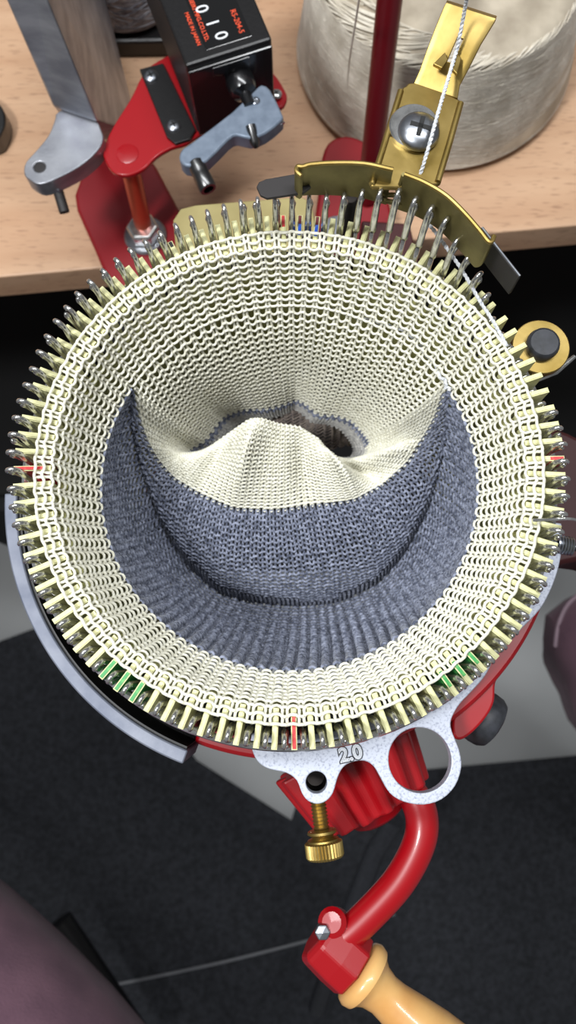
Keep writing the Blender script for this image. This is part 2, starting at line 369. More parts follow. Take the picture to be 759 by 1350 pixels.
# aluminium arc wall at the left with its black inside
put('cam_shell_arc', ring_sector(66.2, 69.4, -42, -20, 181.0, 249, 60), 'arc_aluminium', mc, bevel=0.4, label='bare aluminium curved rim of the cam shell at the left')
put('cam_shell_liner', ring_sector(65.6, 66.18, -42, -21, 181.5, 248.5, 60), 'black_groove', mc)
put('cam_floor', ring_sector(58.3, 66.0, -44, -38, 120, 248, 60), 'black_groove', mc)
fins = []
for i in range(24):
    a = ang(i * 1.0 + 0.0); c, s = math.cos(a), math.sin(a); t = np.array([-s, c, 0]) * .6
    f = lambda r, z, e: tuple(np.array([r * c, r * s, z]) + e * t)
    fins.append(box8([f(58.3, -38, -1), f(63.2, -38, -1), f(63.2, -38, 1), f(58.3, -38, 1)], [f(58.3, -17.2, -1), f(60.5, -17.2, -1), f(60.5, -17.2, 1), f(58.3, -17.2, 1)]))
for i, me in enumerate(fins): put('fin', me, 'black_case', mc, smooth=False)
# red cam shell
put('cam_shell', ring_sector(59.5, 65.0, -48, -26, 249, 300, 40), 'red_paint', mc, bevel=1.0, label='narrow front strip of the red cam shell')
put('cam_shell', ring_sector(59.5, 68.0, -48, -26, 300, 341, 40), 'red_paint', mc, bevel=1.0, label='glossy red cam shell under the slats at the front')
put('bed_ring', ring_sector(54.5, 72, -106, -93, 0, 360, 72), 'dark_red_paint', mc, bevel=1.5)
put('neck_ring', ring_sector(58.4, 62, -93, -49, 0, 360, 72), 'black_groove', mc)
# engraved silver plate
pl_px = [(330, 978), (334, 994), (341.5, 1006), (355, 1014), (377.5, 1019), (391, 1029), (398, 1046), (406, 1056), (418, 1060), (430, 1056), (439, 1045), (445, 1025), (452, 1012), (463, 1005), (480, 1003), (493, 1011), (503, 1028), (514, 1046), (532, 1057), (558, 1061), (582, 1054), (600, 1036), (608, 1012), (606, 992), (600, 975), (594, 958), (596, 945), (606, 928), (621, 912), (640, 890), (655, 860)]
pw = [P(x, y, -19) for x, y in pl_px]
def a_of(p): return math.atan2(p[1], p[0])
a_s, a_e = a_of(pw[0]), a_of(pw[-1])
inner = [pol(58.6, a_e + (a_s - a_e) * k / 30, 0)[:2] for k in range(31)]
edge = [tuple(v[:2]) for v in smooth_path([p[:2] for p in pw], 3)]
hb = P(553.5, 1002, -19); hs = P(417, 1031.5, -19)
rb = np.linalg.norm(P(595, 1002, -19) - hb); rs = np.linalg.norm(P(431, 1031.5, -19) - hs)
pt = put('guide_plate', prism(edge + inner, -22.5, -19, [circle(hb[0], hb[1], rb, 48), circle(hs[0], hs[1], rs, 32)]), 'plate_aluminium', mc, smooth=False, bevel=0.25, label='brushed silver plate with one large and one small hole, marked 2.0')
put('threaded_socket', lathe([(rs + .7, 0), (rs + .7, 9), (rs, 9), (rs, 8.2), (rs - .35, 7.7), (rs, 7.2), (rs - .35, 6.7), (rs, 6.2), (rs - .35, 5.7), (rs, 5.2), (rs - .35, 4.7), (rs, 4.2), (rs - .35, 3.6), (rs, 3), (0.01, 2.9)], (hs[0], hs[1], -31.6), (0, 0, 1), 32), 'gunmetal', mc)
pr_px = [(655, 862), (672, 846), (690, 826), (712, 803), (727, 775), (737, 745), (741, 715), (740, 690)]
pw = [P(x, y, -19) for x, y in pr_px]; edge = [tuple(v[:2]) for v in smooth_path([p[:2] for p in pw], 3)]
a_s, a_e = a_of(pw[0]), a_of(pw[-1]); inner = [pol(58.6, a_e + (a_s - a_e) * k / 16, 0)[:2] for k in range(17)]
put('side_plate', prism(edge + inner, -22.5, -19), 'plate_aluminium', mc, smooth=False, bevel=0.25, label='silver plate under the needles at the right')

def text(name, body, pos, dirv, upv, size, m, parent, align='CENTER', ext=0.03, label=None, offset=0.0):
    cu = bpy.data.curves.new('t', 'FONT'); cu.body = body; cu.size = size * MM; cu.align_x = align; cu.align_y = 'CENTER'; cu.extrude = ext * MM; cu.offset = offset * MM
    cu.resolution_u = 3
    tmp = bpy.data.objects.new('t', cu); COL.objects.link(tmp); dg = bpy.context.evaluated_depsgraph_get(); dg.update()
    me = bpy.data.meshes.new_from_object(tmp.evaluated_get(dg)); bpy.data.objects.remove(tmp)
    x = Vector([float(c) for c in dirv]).normalized(); y = Vector([float(c) for c in upv]); y = (y - x * x.dot(y)).normalized(); z = x.cross(y)
    R3 = Matrix((x, y, z)).transposed().to_4x4(); R3.translation = Vector([float(c) for c in pos]) * MM; me.transform(R3)
    me.materials.clear(); o = link(name, me, m, None, False); recentre(o); place(o, parent)
    if label: o['label'] = label
    return o
c2 = P(462, 994, -19); dx = P(478, 990.5, -19) - P(446, 997.5, -19); dy = np.array([-dx[1], dx[0], 0])
# outlined badge: dark outline with white figures
text('engraved_mark', '2.0', c2 + (0, 0, .03), dx, dy, 4.3, 'ink_grey', mc, offset=0.42, ext=.04, label='engraved 2.0, dark outline')
text('engraved_mark', '2.0', c2 + (0, 0, .1), dx, dy, 4.3, 'plate_white', mc, offset=0.13, ext=.04, label='engraved 2.0, light figures')
text('engraved_mark', '2.0', c2 + (0, 0, .18), dx, dy, 4.3, 'ink_grey', mc, offset=-0.02, ext=.04, label='engraved 2.0, thin dark centre line')
text('engraved_mark', '2.0', c2 + (0, 0, .26), dx, dy, 4.3, 'plate_white', mc, offset=-0.11, ext=.04, label='engraved 2.0, light centre')

# brass thumb screw in front of the small hole
d = P(429, 1130, -27) - P(420, 1062, -27); d /= np.linalg.norm(d); s0 = P(419, 1056, -27); Lt = np.linalg.norm(P(429, 1131, -27) - s0)
prof = [(1.55, 0)]
h = 0.2
while h < Lt * .47: prof += [(1.9, h), (1.5, h + .4)]; h += .8
prof += [(2.0, Lt * .49), (3.3, Lt * .52), (3.5, Lt * .56), (2.6, Lt * .61), (2.4, Lt * .64), (3.6, Lt * .67), (3.7, Lt * .7)]
ts = put('thumb_screw', lathe(prof, s0, d, 32), 'brass', mc, label='brass thumb screw with a knurled head below the silver plate')
# knurled head
n = 72; ax = Vector(d).normalized(); q = ax.to_track_quat('Z', 'Y').to_matrix(); V = []; Fc = []
for h, rr in ((Lt * .70, 3.6), (Lt * .725, 4.25), (Lt * .96, 4.25), (Lt, 3.9)):
    for k in range(n):
        a = 2 * math.pi * k / n; r = rr * (1 + (0.035 if k % 2 else -0.035)); V.append(Vector(s0) + q @ Vector((r * math.cos(a), r * math.sin(a), h)))
for i in range(3):
    for k in range(n): Fc.append((i * n + k, i * n + (k + 1) % n, (i + 1) * n + (k + 1) % n, (i + 1) * n + k))
Fc += [tuple(range(n))[::-1], tuple(3 * n + k for k in range(n))]
k_ = link('knurled_head', raw(V, Fc), 'brass', None, False); recentre(k_); place(k_, ts)

# bevel gear under the plate
gc = np.array(P(472, 1022, -54)); gd = np.array([0.46, -0.888, 0.0])
def gear(center, axis, r0, r1, length, teeth):
    ax = Vector(axis).normalized(); q = ax.to_track_quat('Z', 'Y').to_matrix(); o = Vector([float(c) for c in center]); V = []; Fc = []; n = teeth * 4
    for h, rr in ((-length / 2, r0), (length / 2, r1)):
        for k in range(n):
            a = 2 * math.pi * k / n; r = rr * (1.0 if k % 4 in (1, 2) else 0.87); V.append(o + q @ Vector((r * math.cos(a), r * math.sin(a), h)))
    for k in range(n): Fc.append((k, (k + 1) % n, n + (k + 1) % n, n + k))
    Fc += [tuple(range(n))[::-1], tuple(n + k for k in range(n))]
    return raw(V, Fc)
put('bevel_gear', gear(gc, gd, 20.5, 16.5, 18, 15), 'red_paint', mc, smooth=False, bevel=0.6, label='red bevel gear with coarse teeth under the plate')
put('gear_hub', lathe([(12, -13), (12, 8.5), (9, 9.5), (7, 12), (5, 13)], gc, gd, 32), 'red_paint', mc)
# crank
cp = [P(494, 1022, -53), P(520, 1035, -52), P(545, 1050, -50), P(556, 1080, -50), P(551, 1115, -50), P(527, 1160, -50), P(492, 1200, -50), P(457, 1232, -50), P(427, 1246, -51)]
pth = smooth_path(cp, 6); put('crank_arm', tube(pth, np.interp(np.linspace(0, 1, len(pth)), [0, .3, .8, 1], [4.0, 4.3, 4.1, 4.0]), 20), 'red_paint', mc, label='glossy red bent crank arm')
hb0 = P(426, 1238, -52); ha = P(477, 1284, -52) - hb0; ha /= np.linalg.norm(ha); hl = np.linalg.norm(P(468, 1277, -52) - hb0)
hub = put('crank_hub', lathe([(0.01, -2.2), (6.2, -2.0), (7.4, -.9), (7.6, 0), (8.0, hl * .5), (8.0, hl - .8), (7.4, hl)], hb0, ha, 8), 'red_paint', mc, smooth=False, bevel=0.6, label='faceted red hub at the end of the crank')
put('hub_nut', lathe([(2.0, -1), (2.0, 1), (0.01, 1.3)], P(425, 1228, -45.5), (0, 0, 1), 6), 'steel', hub, smooth=False, bevel=.3)
put('hub_boss', lathe([(3.6, -6), (3.6, 1.5), (2.4, 2.6), (.01, 2.7)], P(439, 1216, -48), (-.2, .3, 1), 20), 'red_paint', hub)
w0 = hb0 + ha * (hl + .1); sc = 1.0
hp = [(0.01, 0), (7.2, 0), (8.6, .8), (9.2, 2.0), (8.8, 3.6), (7.4, 4.6), (6.2, 6.2), (5.5, 9), (5.7, 12), (6.8, 17), (8.2, 24), (9.2, 33), (9.6, 42), (9.3, 52), (8.2, 60), (6, 66), (3, 69), (.01, 70)]
hw = ha + np.array([-0.03, 0.0, 0]); put('crank_handle', lathe([(r * .92, h) for r, h in hp], w0, hw, 40), 'handle_wood', mc, label='turned varnished wooden crank handle')
# black knob and its red boss at the lower right
kd = P(640, 955, -38) - P(600, 930, -38); kd /= np.linalg.norm(kd)
put('knob_boss', prism([tuple(v[:2]) for v in smooth_loop([P(x, y, -30)[:2] for x, y in [(596, 968), (606, 975), (622, 965), (640, 945), (650, 925), (652, 900), (662, 880), (640, 880), (610, 905), (597, 940)]], 4)], -46, -29), 'red_paint', mc, bevel=3.4, seg=5, label='rounded red boss beside the plate')
put('black_knob', lathe([(0.01, 0), (6.2, 0), (6.8, .8), (7.0, 3), (6.8, 5.2), (6.0, 6.6), (4.5, 7.2), (.01, 7.4)], P(622, 937, -42), P(660, 962, -42) - P(622, 937, -42), 32), 'black_rubber', mc, label='rounded black knob at the lower right')
# right: red bracket, spring on a stud, hook needle
put('side_bracket', prism([tuple(v[:2]) for v in smooth_loop([P(x, y, -75)[:2] for x, y in [(660, 620), (690, 590), (730, 566), (770, 580), (820, 600), (830, 740), (760, 740), (700, 752), (660, 720)]], 4)], -93, -75), 'shaded_red_paint', mc, bevel=1.5, label='red bracket reaching out at the right, its shade put into the dark colour')
s0, s1 = P(728, 716, -19), P(765, 723, -19); sd = s1 - s0; sl = np.linalg.norm(sd); sd /= sl
put('stud', lathe([(1.3, 0), (1.3, sl * .55), (.9, sl * .6), (.9, sl * 1.2)], s0, sd, 20), 'dark_steel', mc)
tt = np.linspace(0, 1, 110); ax = Vector(sd); q = ax.to_track_quat('Z', 'Y').to_matrix()
put('coil_spring', tube([tuple(Vector(s0) + q @ Vector((2.0 * math.cos(2 * math.pi * 5.5 * t), 2.0 * math.sin(2 * math.pi * 5.5 * t), 1 + t * 3.6))) for t in tt], .32, 6), 'steel', mc)
put('yarn_hook', tube(smooth_path([P(702, 686, 3), P(725, 685, 3.5), P(745, 684, 4), P(757, 685, 4), P(775, 690, 4)], 5), [0.35] * 21, 8), 'chrome', mc, label='thin chrome hook reaching out at the right')
# brass roller with a black cap
rc = P(713, 457, -9); rr = np.linalg.norm(P(751, 457, -9) - rc)
rl = put('yarn_roller', lathe([(2, -6), (rr * .8, -6), (rr * .8, -2.4), (rr, -1.8), (rr, -.2), (rr - .2, 0), (.01, 0)], rc, (0, 0, 1), 48), 'brass', mc, label='brass disc roller at the right')
put('cap', lathe([(3.7, 0), (3.9, 1.6), (3.6, 2.6), (3.35, 2.9), (3.2, 2.6), (.01, 2.65)], rc, (0, 0, 1), 40), 'black_rubber', rl, label='black round cap')
put('roller_post', tube([rc + (0, 0, -6), rc + (0, 0, -60)], 2.6, 16), 'blade_steel', mc)
put('guide_pin', tube([P(757, 470, -13), P(733, 490, -13), P(692, 508, -12)], [.5, .7, .4], 10), 'chrome', mc)
# brass plate behind
bp = [(130, 420), (146, 398), (166, 372), (215, 345), (231, 325), (228, 290), (238, 275), (258, 270), (320, 265), (396, 259), (408, 264), (413, 280), (418, 312), (440, 345), (440, 400), (200, 440)]
put('backing_plate', prism(PP(bp, -45), -46.5, -45), 'pale_brass', mc, smooth=False, bevel=.4, label='satin brass plate standing behind the needles')
# red base feet, copper rod, nut, mast
f1 = [(98, 256), (101, 276), (126, 332), (146, 380), (180, 450), (330, 450), (262, 320), (233, 271), (205, 218), (190, 200), (130, 205), (108, 228)]
put('base_foot', prism([tuple(p[:2]) for p in PP(f1, -146)], -159.8, -146), 'dark_red_paint', mc, bevel=1.5, label='red base foot on the table at the left')
f2 = smooth_loop([P(x, y, -146)[:2] for x, y in [(424, 210), (432, 188), (450, 179), (470, 181), (490, 195), (500, 225), (520, 300), (520, 400), (430, 400), (412, 330), (420, 250)]], 3)
put('base_foot', prism([tuple(p) for p in f2], -159.8, -146), 'dark_red_paint', mc, bevel=1.5, label='red base foot on the table behind the yarn carrier')
put('base_web', prism([p[:2] for p in PP([(476, 290), (540, 294), (556, 360), (476, 380)], -130)], -146, -130), 'shaded_red_paint', mc, bevel=1)  # deep web, its shade given by the darker colour
put('base_web', prism([p[:2] for p in PP([(260, 330), (400, 330), (400, 400), (260, 400)], -120)], -146, -106), 'dark_red_paint', mc, bevel=1)
nb = P(192, 312, -146)
put('washer', lathe([(9.2, 0), (9.4, 1.2), (8.6, 2.0), (3, 2.1)], nb, (0, 0, 1), 32), 'steel', mc)
put('nut', lathe([(6.6, 1.8), (7.2, 3), (7.2, 7.5), (6.4, 8.6), (3.2, 8.8)], nb, (0, 0, 1), 6), 'chrome', mc, bevel=.6, smooth=False)
rt = P(168, 205, -100)
put('support_rod', tube([nb, rt], 3.7, 24), 'copper_rod', mc, label='copper coloured rod rising from a chrome nut')
mb = P(484, 262, -146); mt = P(506, 66, -82); md = (mt - mb) / np.linalg.norm(mt - mb)
put('mast', lathe([(4.6, 0), (4.6, 330), (4.0, 331)], mb, md, 28), 'red_rod', mc, label='dark red yarn mast rising out of the frame')
nb2 = P(444, 306, -130)
put('washer', lathe([(6.6, 0), (6.8, 1.5), (6.0, 2.4), (2, 2.5)], nb2, (0, 0, 1), 32), 'steel', mc)
tr = [(3.3, -18)]; h = 0
while h < 20: tr += [(3.5, h), (3.0, h + .6)]; h += 1.2
put('threaded_post', lathe(tr + [(2.5, 20.5), (.01, 20.6)], P(457, 300, -118), (0, 0, 1), 24), 'gunmetal', mc)

# ================================================================== YARN CARRIER
yc = thing('yarn_carrier', 'brass yarn carrier with curved needle guard and cross-head screw, over the back needles', 'yarn carrier', P(545, 200, 0))
gt = [(397, 232), (391, 226), (392, 220), (399, 220), (410, 217), (440, 215), (480, 216), (518, 224)]
gt2 = [(533, 230), (560, 241), (588, 258), (612, 281), (632, 304), (643, 318), (648, 318), (651, 311)]
ZT = 20
for g, zl, zh in ((gt, ZT - 8, ZT), (gt2, ZT - 11, ZT)):
    c = smooth_path([P(x, y, ZT)[:2] for x, y in g], 5)
    u = np.linspace(0, 1, len(c)); lo = np.interp(u, [0, 1], [ZT - 7.5, ZT - 11.5]) if g is gt else np.interp(u, [0, .7, 1], [ZT - 11.5, ZT - 10, ZT - 5])
    put('needle_guard', band(c, .8, lo, ZT), 'brass_satin', yc, smooth=True, label='curved brass guard, %s half' % ('left' if g is gt else 'right'))
for g in (gt, gt2):
    c = smooth_path([(*P(x, y, ZT)[:2], ZT + .05) for x, y in g], 5); put('guard_edge', tube(c, .5, 8), 'brass', yc, label='bright rolled top edge of the guard')
ey = P(520, 262, 11); put('eyelet', tube([tuple(ey + np.array([2.9 * math.cos(a), .9 * math.sin(a), -.25 * math.cos(a) * 2])) for a in np.linspace(0, 2 * math.pi, 28)[:-1]], .55, 8, True), 'brass_satin', yc, label='pale oval eyelet')
put('eyelet_stem', tube([P(532, 230, ZT), P(524, 252, 13)], [.5, .5], 8), 'brass_satin', yc)
c = smooth_path([P(x, y, 16)[:2] for x, y in [(338, 250), (370, 244), (400, 236)]], 4)
for nm, pts in (('guard_blade', [(338, 246), (341, 240), (350, 236), (395, 228), (410, 246), (400, 254), (352, 261), (343, 257)]),):
    put(nm, prism([tuple(v[:2]) for v in PP(pts, 14)], 13.2, 14), 'blade_steel', yc, bevel=.15, label='dark steel blade, left end')
c = [P(635, 300, 14)[:2], P(652, 322, 14)[:2], P(670, 345, 14)[:2], P(685, 364, 14)[:2]]
put('guard_blade', band(smooth_path(c, 4), .7, 6.5, 14), 'blade_steel', yc, label='dark steel blade, right end')
put('blade_edge', band(smooth_path(c, 4), .3, 14.0, 14.15), 'steel', yc)
# bracket
zb = 16
bl = [(489, 246), (497, 222), (512, 172), (527, 122), (534, 113), (548, 108), (600, 128), (607, 134), (606, 142), (592, 190), (580, 232), (575, 243)]
put('carrier_bracket', prism([tuple(v[:2]) for v in smooth_loop(np.array([v[:2] for v in PP(bl, zb)]), 2)], zb - 1.4, zb), 'brass', yc, bevel=.5, label='flat brass bracket under the screw')
# side lips of the bracket
for q in ([(490, 243), (512, 172), (528, 120)], [(577, 240), (592, 190), (607, 136)]):
    put('bracket_lip', tube([P(x, y, zb + .1) for x, y in q], .7, 10), 'brass', yc)
# arm that rises, with rolled top
u0, u1, u2 = (546, 112), (600, 130), None
arm_px = [((545, 110), (603, 130), zb), ((553, 92), (606, 112), zb + 1.2), ((560, 72), (618, 90), zb + 3.4), ((572, 40), (634, 58), zb + 6), ((585, 8), (651, 30), zb + 8.2), ((588, 3), (654, 24), zb + 8.6), ((589, 0), (655, 21), zb + 7.6), ((589, 0), (655, 21), zb + 5)]
V = []; Fc = []
for l_, r_, z in arm_px:
    a = P(*l_, z); b = P(*r_, z)
    for s in np.linspace(0, 1, 9): V.append(a + (b - a) * s)
n = len(arm_px)
hole_cells = {(2, 4)}
for i in range(n - 1):
    for j in range(8):
        if (i, j) in hole_cells: continue
        Fc.append((i * 9 + j, i * 9 + j + 1, (i + 1) * 9 + j + 1, (i + 1) * 9 + j))
me = raw(V, Fc); arm = put('carrier_arm', me, 'brass', yc, label='rising brass arm with a rolled top and a yarn hole')
sm = arm.modifiers.new('s', 'SOLIDIFY'); sm.thickness = .0011
bv = arm.modifiers.new('b', 'BEVEL'); bv.width = .0003; bv.segments = 2
for q, lb in (([(572, 78), (588, 62), (592, 72), (584, 84)], 1), ([(610, 70), (603, 64), (596, 84), (604, 92)], 2)):
    pts = PP(q, zb + 6.4); me = prism([tuple(v[:2]) for v in pts], zb + 4.4, zb + 5.2); put('flap', me, 'brass', yc, smooth=False, bevel=.2)
sc_ = P(545, 170, zb)
rw = np.linalg.norm(P(578, 170, zb) - sc_)
put('washer', lathe([(2, 0.02), (rw, .02), (rw, 1.0), (rw - .3, 1.3), (2, 1.3)], sc_, (0, 0, 1), 40), 'chrome', yc)
screw_head('screw', P(552, 173, zb + 1.4), (.05, -.05, 1), rw * .84, 'steel', yc, label='large steel cross-head screw')

# ================================================================== ROW COUNTER
ZC = -58
A, B, C_ = P(245, 87, ZC), P(358.6, 51, ZC), P(200.5, 0, ZC)
ex = (B - A); wx = np.linalg.norm(ex); ex /= wx; ey_ = C_ - A; ey_ -= ex * ey_.dot(ex); ey_ /= np.linalg.norm(ey_)
upc = A - P(250, 183, -92); hC = 33.0; ez = upc / np.linalg.norm(upc)
ez = ez - ex * ez.dot(ex); ez = ez / np.linalg.norm(ez)
LD = 66.0
rcnt = thing('row_counter', 'black mechanical row counter showing 0010, with a grey trip lever, on a red plate', 'counter', A - ez * hC)
def cbox(x0, x1, y0, y1, z0, z1):
    f = lambda x, y, z: A + ex * x + ey_ * y + ez * z
    return box8([f(x0, y0, z0), f(x1, y0, z0), f(x1, y1, z0), f(x0, y1, z0)], [f(x0, y0, z1), f(x1, y0, z1), f(x1, y1, z1), f(x0, y1, z1)])
put('case', cbox(0, wx, 0, LD, -hC, 0), 'black_case', rcnt, smooth=False, bevel=.9, label='black sheet metal case')
put('front_cover', cbox(.2, wx - .2, -1.0, 0, -hC, -2.2), 'black_gloss', rcnt, smooth=False, bevel=.5)
put('front_tab', cbox(wx * .28, wx * .72, -1.3, -.9, -7, -3.2), 'black_gloss', rcnt, smooth=False, bevel=.2)
put('counter_window', cbox(wx * .27, wx * .80, 3.2, LD, -.2, .25), 'window_black', rcnt, smooth=False, bevel=.1, label='glossy black window over the digit wheels')
rd = P(285, 225 * .26, ZC) * 0
rdir = -ey_; rup = ex
def onface(px, py, dz=.3):
    p = P(px, py, ZC); r = p - A; return A + ex * r.dot(ex) + ey_ * r.dot(ey_) + ez * dz
for (x, y), dg_ in zip([(239, -22), (251, -5), (265.5, 13), (279.5, 31.5), (291, 48)], '00010'[-5:]):
    text('digit', {0: '0'}.get(0) if dg_ == '0' else '1', onface(x, y, .32), rdir, rup, 6.4, 'digit_white', rcnt, offset=.02)
text('lettering', 'URI SEIKI MFG.CO.LTD.', onface(273.5, 55, .3), rdir, rup, 2.1, 'orange_print', rcnt, align='RIGHT', offset=.025)
text('lettering', 'MADE IN JAPAN', onface(254, 39, .3), rdir, rup, 1.95, 'orange_print', rcnt, offset=.02)
text('lettering', 'RS-204-5', onface(312.5, 29, .3), rdir, rup, 2.7, 'orange_print', rcnt)
fl = [(136, 205), (138, 190), (150, 165), (172, 130), (187, 100), (205, 82), (260, 60), (340, 80), (362, 98), (375, 118), (378, 130), (370, 142), (350, 140), (300, 160), (262, 178), (245, 189), (225, 195), (205, 207), (190, 222), (168, 231), (148, 226)]
put('mounting_plate', prism([tuple(v) for v in smooth_loop(np.array([v[:2] for v in PP(fl, -96)]), 3)], -98, -96), 'red_paint', rcnt, bevel=.5, label='glossy red mounting plate with a rounded lobe')
put('rod_cap', lathe([(4.4, 0), (4.2, .3), (3.2, .55), (.01, .6)], P(168, 203, -96.1), (0, 0, 1), 28), 'red_paint', rcnt)
fp = [(184, 92), (215, 84), (258, 172), (250, 184), (231, 190), (220, 181)]
put('flange', prism([tuple(v[:2]) for v in PP(fp, -95)], -96, -94.6), 'black_case', rcnt, smooth=False, bevel=.3, label='black mounting flange')
for x, y in ((199, 101), (229, 166)): screw_head('screw', P(x, y, -94.6), (0, 0, 1), 2.9, 'steel', rcnt)
screw_head('screw', P(364, 124, -94.6), (0, 0, 1), 2.2, 'chrome', rcnt)
# shaft boss and lever
put('shaft_boss', lathe([(5.2, 0), (5.0, 3.5), (4.2, 5.2), (2.2, 6.2), (2, 11)], A + ex * wx * .58 - ey_ * 1.0 - ez * 12.5, -ey_, 32), 'black_gloss', rcnt)
lv = [(340, 114), (347, 112), (356, 118), (372, 150), (371, 158), (350, 175), (330, 182), (312, 178), (300, 184), (272, 212), (250, 219), (240, 215), (236, 207), (240, 196), (252, 188), (306, 147)]
lever = put('trip_lever', prism([tuple(v[:2]) for v in smooth_loop(np.array([v[:2] for v in PP(lv, -70)]), 2)], -76, -70), 'grey_cast', rcnt, bevel=.9, label='grey cast trip lever')
put('clamp_screw', lathe([(1.5, 0), (1.5, .6), (1.1, .9), (1.0, .4), (.01, .4)], P(337, 134, -70.2), (0, 0, 1), 16), 'steel', lever)
put('pivot_pin', lathe([(1.7, 0), (1.8, 5.5), (1.2, 7), (.7, 7.6), (.01, 7.7)], P(330, 165, -69.5), P(336, 188, -72) - P(330, 165, -69.5), 20), 'dark_steel', lever)
put('side_screw', lathe([(2.0, 0), (2.0, 2.0), (.01, 2.1)], P(365, 160, -73), P(372, 170, -74) - P(365, 160, -73), 20), 'steel', lever)
r0_, r1_ = P(257, 214, -72), P(275, 250, -73); rdv = r1_ - r0_; rl_ = np.linalg.norm(rdv)
put('roller', lathe([(.01, 0), (2.4, 0), (2.9, .5), (3.0, rl_ * .35), (2.85, rl_ * .4), (3.05, rl_ * .5), (3.1, rl_ - .5), (2.8, rl_), (1.9, rl_), (1.8, rl_ - 2.5), (.01, rl_ - 2.5)], r0_, rdv, 28), 'dark_steel', lever, label='dark steel roller, open at the end')

# ================================================================== ALUMINIUM ARM
al = thing('aluminium_arm', 'machined bare aluminium arm with a rounded drilled foot, left of the counter', 'metal arm', P(85, 200, -110))
foot = [(34, 214), (31.6, 228), (38, 236), (53, 242.5), (75, 235), (105, 219), (127, 200), (136, 184), (133, 171), (126, 158), (100, 140), (76, 148), (72, 158), (64, 178), (48, 198)]
hp_ = P(52, 220, -92); sm_c = circle(hp_[0], hp_[1], 2.3, 24)
fw = [tuple(v) for v in smooth_loop(np.array([v[:2] for v in PP(foot, -92)]), 3)]
put('foot', prism(fw, -99.5, -92, [sm_c]), 'cast_aluminium', al, bevel=.8, label='rounded foot drilled with one hole')
put('bush', lathe([(2.28, 0), (2.28, 6.4), (.01, 6.5)], (hp_[0], hp_[1], -99), (0, 0, 1), 24), 'blade_steel', al)
# bar: top face quad rising to the top of the frame, tall right side
TL, TR = P(-18, -60, -42), P(38, -60, -42); BL, BR = P(70, 140, -90.5), P(128, 160, -90.5); BL2, BR2 = P(74, 158, -91.5), P(134, 176, -91.5)
dn = np.array([4, 6, -62.0]); dn2 = np.array([2.5, 3, -9.0])
def quad_bar(t, bt): return box8(bt, t)
put('bar', box8([P(110, 190, -140), P(184, 176, -140), P(124, -62, -127), P(60, -70, -127)], [BL, BR, TR, TL]), 'cast_aluminium', al, smooth=False, bevel=.9, label='tapered bar rising towards the viewer')
put('side_pin', lathe([(.01, 0), (.9, .1), (.9, .6), (.5, .7), (.01, .4)], P(77, 251, -96) , (-.1, -1, .1), 16), 'steel', al)
put('lower_pin', tube([P(76, 250, -100), P(85, 280, -103)], 2.0, 16), 'blade_steel', al, label='dark brown steel pin below the foot')

# small steel tool end at the left edge
o = put('steel_bar', prism([tuple(v[:2]) for v in smooth_loop(np.array([v[:2] for v in PP([(-60, 110), (-20, 120), (2, 140), (7, 158), (2, 174), (-10, 186), (-60, 190)], -150)]), 3)], -159.8, -150), 'dark_steel', bevel=1)
tag(o, 'rounded end of a dark steel bar lying on the table at the left edge', 'steel bar')

# ================================================================== YARN CONES
def cone(name, c, r0, r1, z0, z1, m, label, strands, group=None, seed=1, tilt=(0, 0), core='gap_shade_yarn'):
    t = thing(name, label, 'yarn cone', (c[0], c[1], z0))
    rg = np.random.default_rng(seed); c = np.array(c)
    prof = [(0.01, 0), (r0 * .8, 0), (r0 * .97, 2), (r0, 5)]
    hh = z1 - z0
    prof += [(r0 + (r1 - r0) * s + math.sin(s * 20) * .2, 5 + (hh - 9) * s) for s in np.linspace(.1, 1, 8)] + [(r1 - 2.5, hh - 1.2), (r1 - 7, hh), (17, hh + .5), (16, hh - 8), (.01, hh - 8)]
    me = lathe(prof, (c[0], c[1], z0), (tilt[0], tilt[1], 1), 96); put('wound_yarn', me, core, t)
    # criss-cross strands as real tubes, joined: past counting
    VV = []; FF = []; off = 0
    for k in range(strands):
        a0 = rg.uniform(0, 2 * math.pi); s0 = rg.uniform(.0, 1.0); sp = rg.uniform(.9, 1.7); ds = rg.choice([-1, 1]) * rg.uniform(.12, .3)
        tt = np.linspace(0, 1, 22); s = np.clip(s0 + ds * tt, .02, 1.16); a = a0 + sp * tt
        rr = np.where(s < 1, r0 + (r1 - r0) * s + .15, r1 - (s - 1) * r1 * .55 * 3 / 1.0 * 1.0); zz = np.where(s < 1, z0 + 4 + (hh - 6) * s, z1 - 1.0 + np.minimum((s - 1) * 12, .9))
        pth = np.stack([c[0] + tilt[0] * (zz - z0) + rr * np.cos(a), c[1] + tilt[1] * (zz - z0) + rr * np.sin(a), zz + rg.uniform(-.1, .1)], 1)
        V, Fq = tube_arrays(pth, rg.uniform(.22, .4), 4, cap=False); VV.append(V); FF.append(np.array(Fq) + off); off += len(V)
    o = put('yarn_strands', raw(np.vstack(VV), np.vstack(FF)), m, t, kind='stuff')
    return t
cb_ = P(570, 74, -159.8)
cone('yarn_cone', cb_[:2], 66, 57, -159.8, -104, 'cone_yarn', 'large cone of cream yarn on the table behind the brass carrier', 2300, tilt=(-.04, 0))
cg = P(170, -8, -150)
cone('yarn_cone', (cg[0], cg[1]), 25, 22, -150, -95, 'marled_yarn', 'cone of dark grey marled yarn on a black stand between arm and counter', 220, seed=3, core='marled_yarn')
o = put('cone_stand', box8(*[[(cg[0] - 26, cg[1] - 27, z), (cg[0] + 20, cg[1] - 27, z), (cg[0] + 24, cg[1] + 24, z), (cg[0] - 26, cg[1] + 24, z)] for z in (-159.9, -150.1)]), 'black_case', smooth=False, bevel=1.5)
tag(o, 'low black stand under the dark grey yarn cone', 'stand')
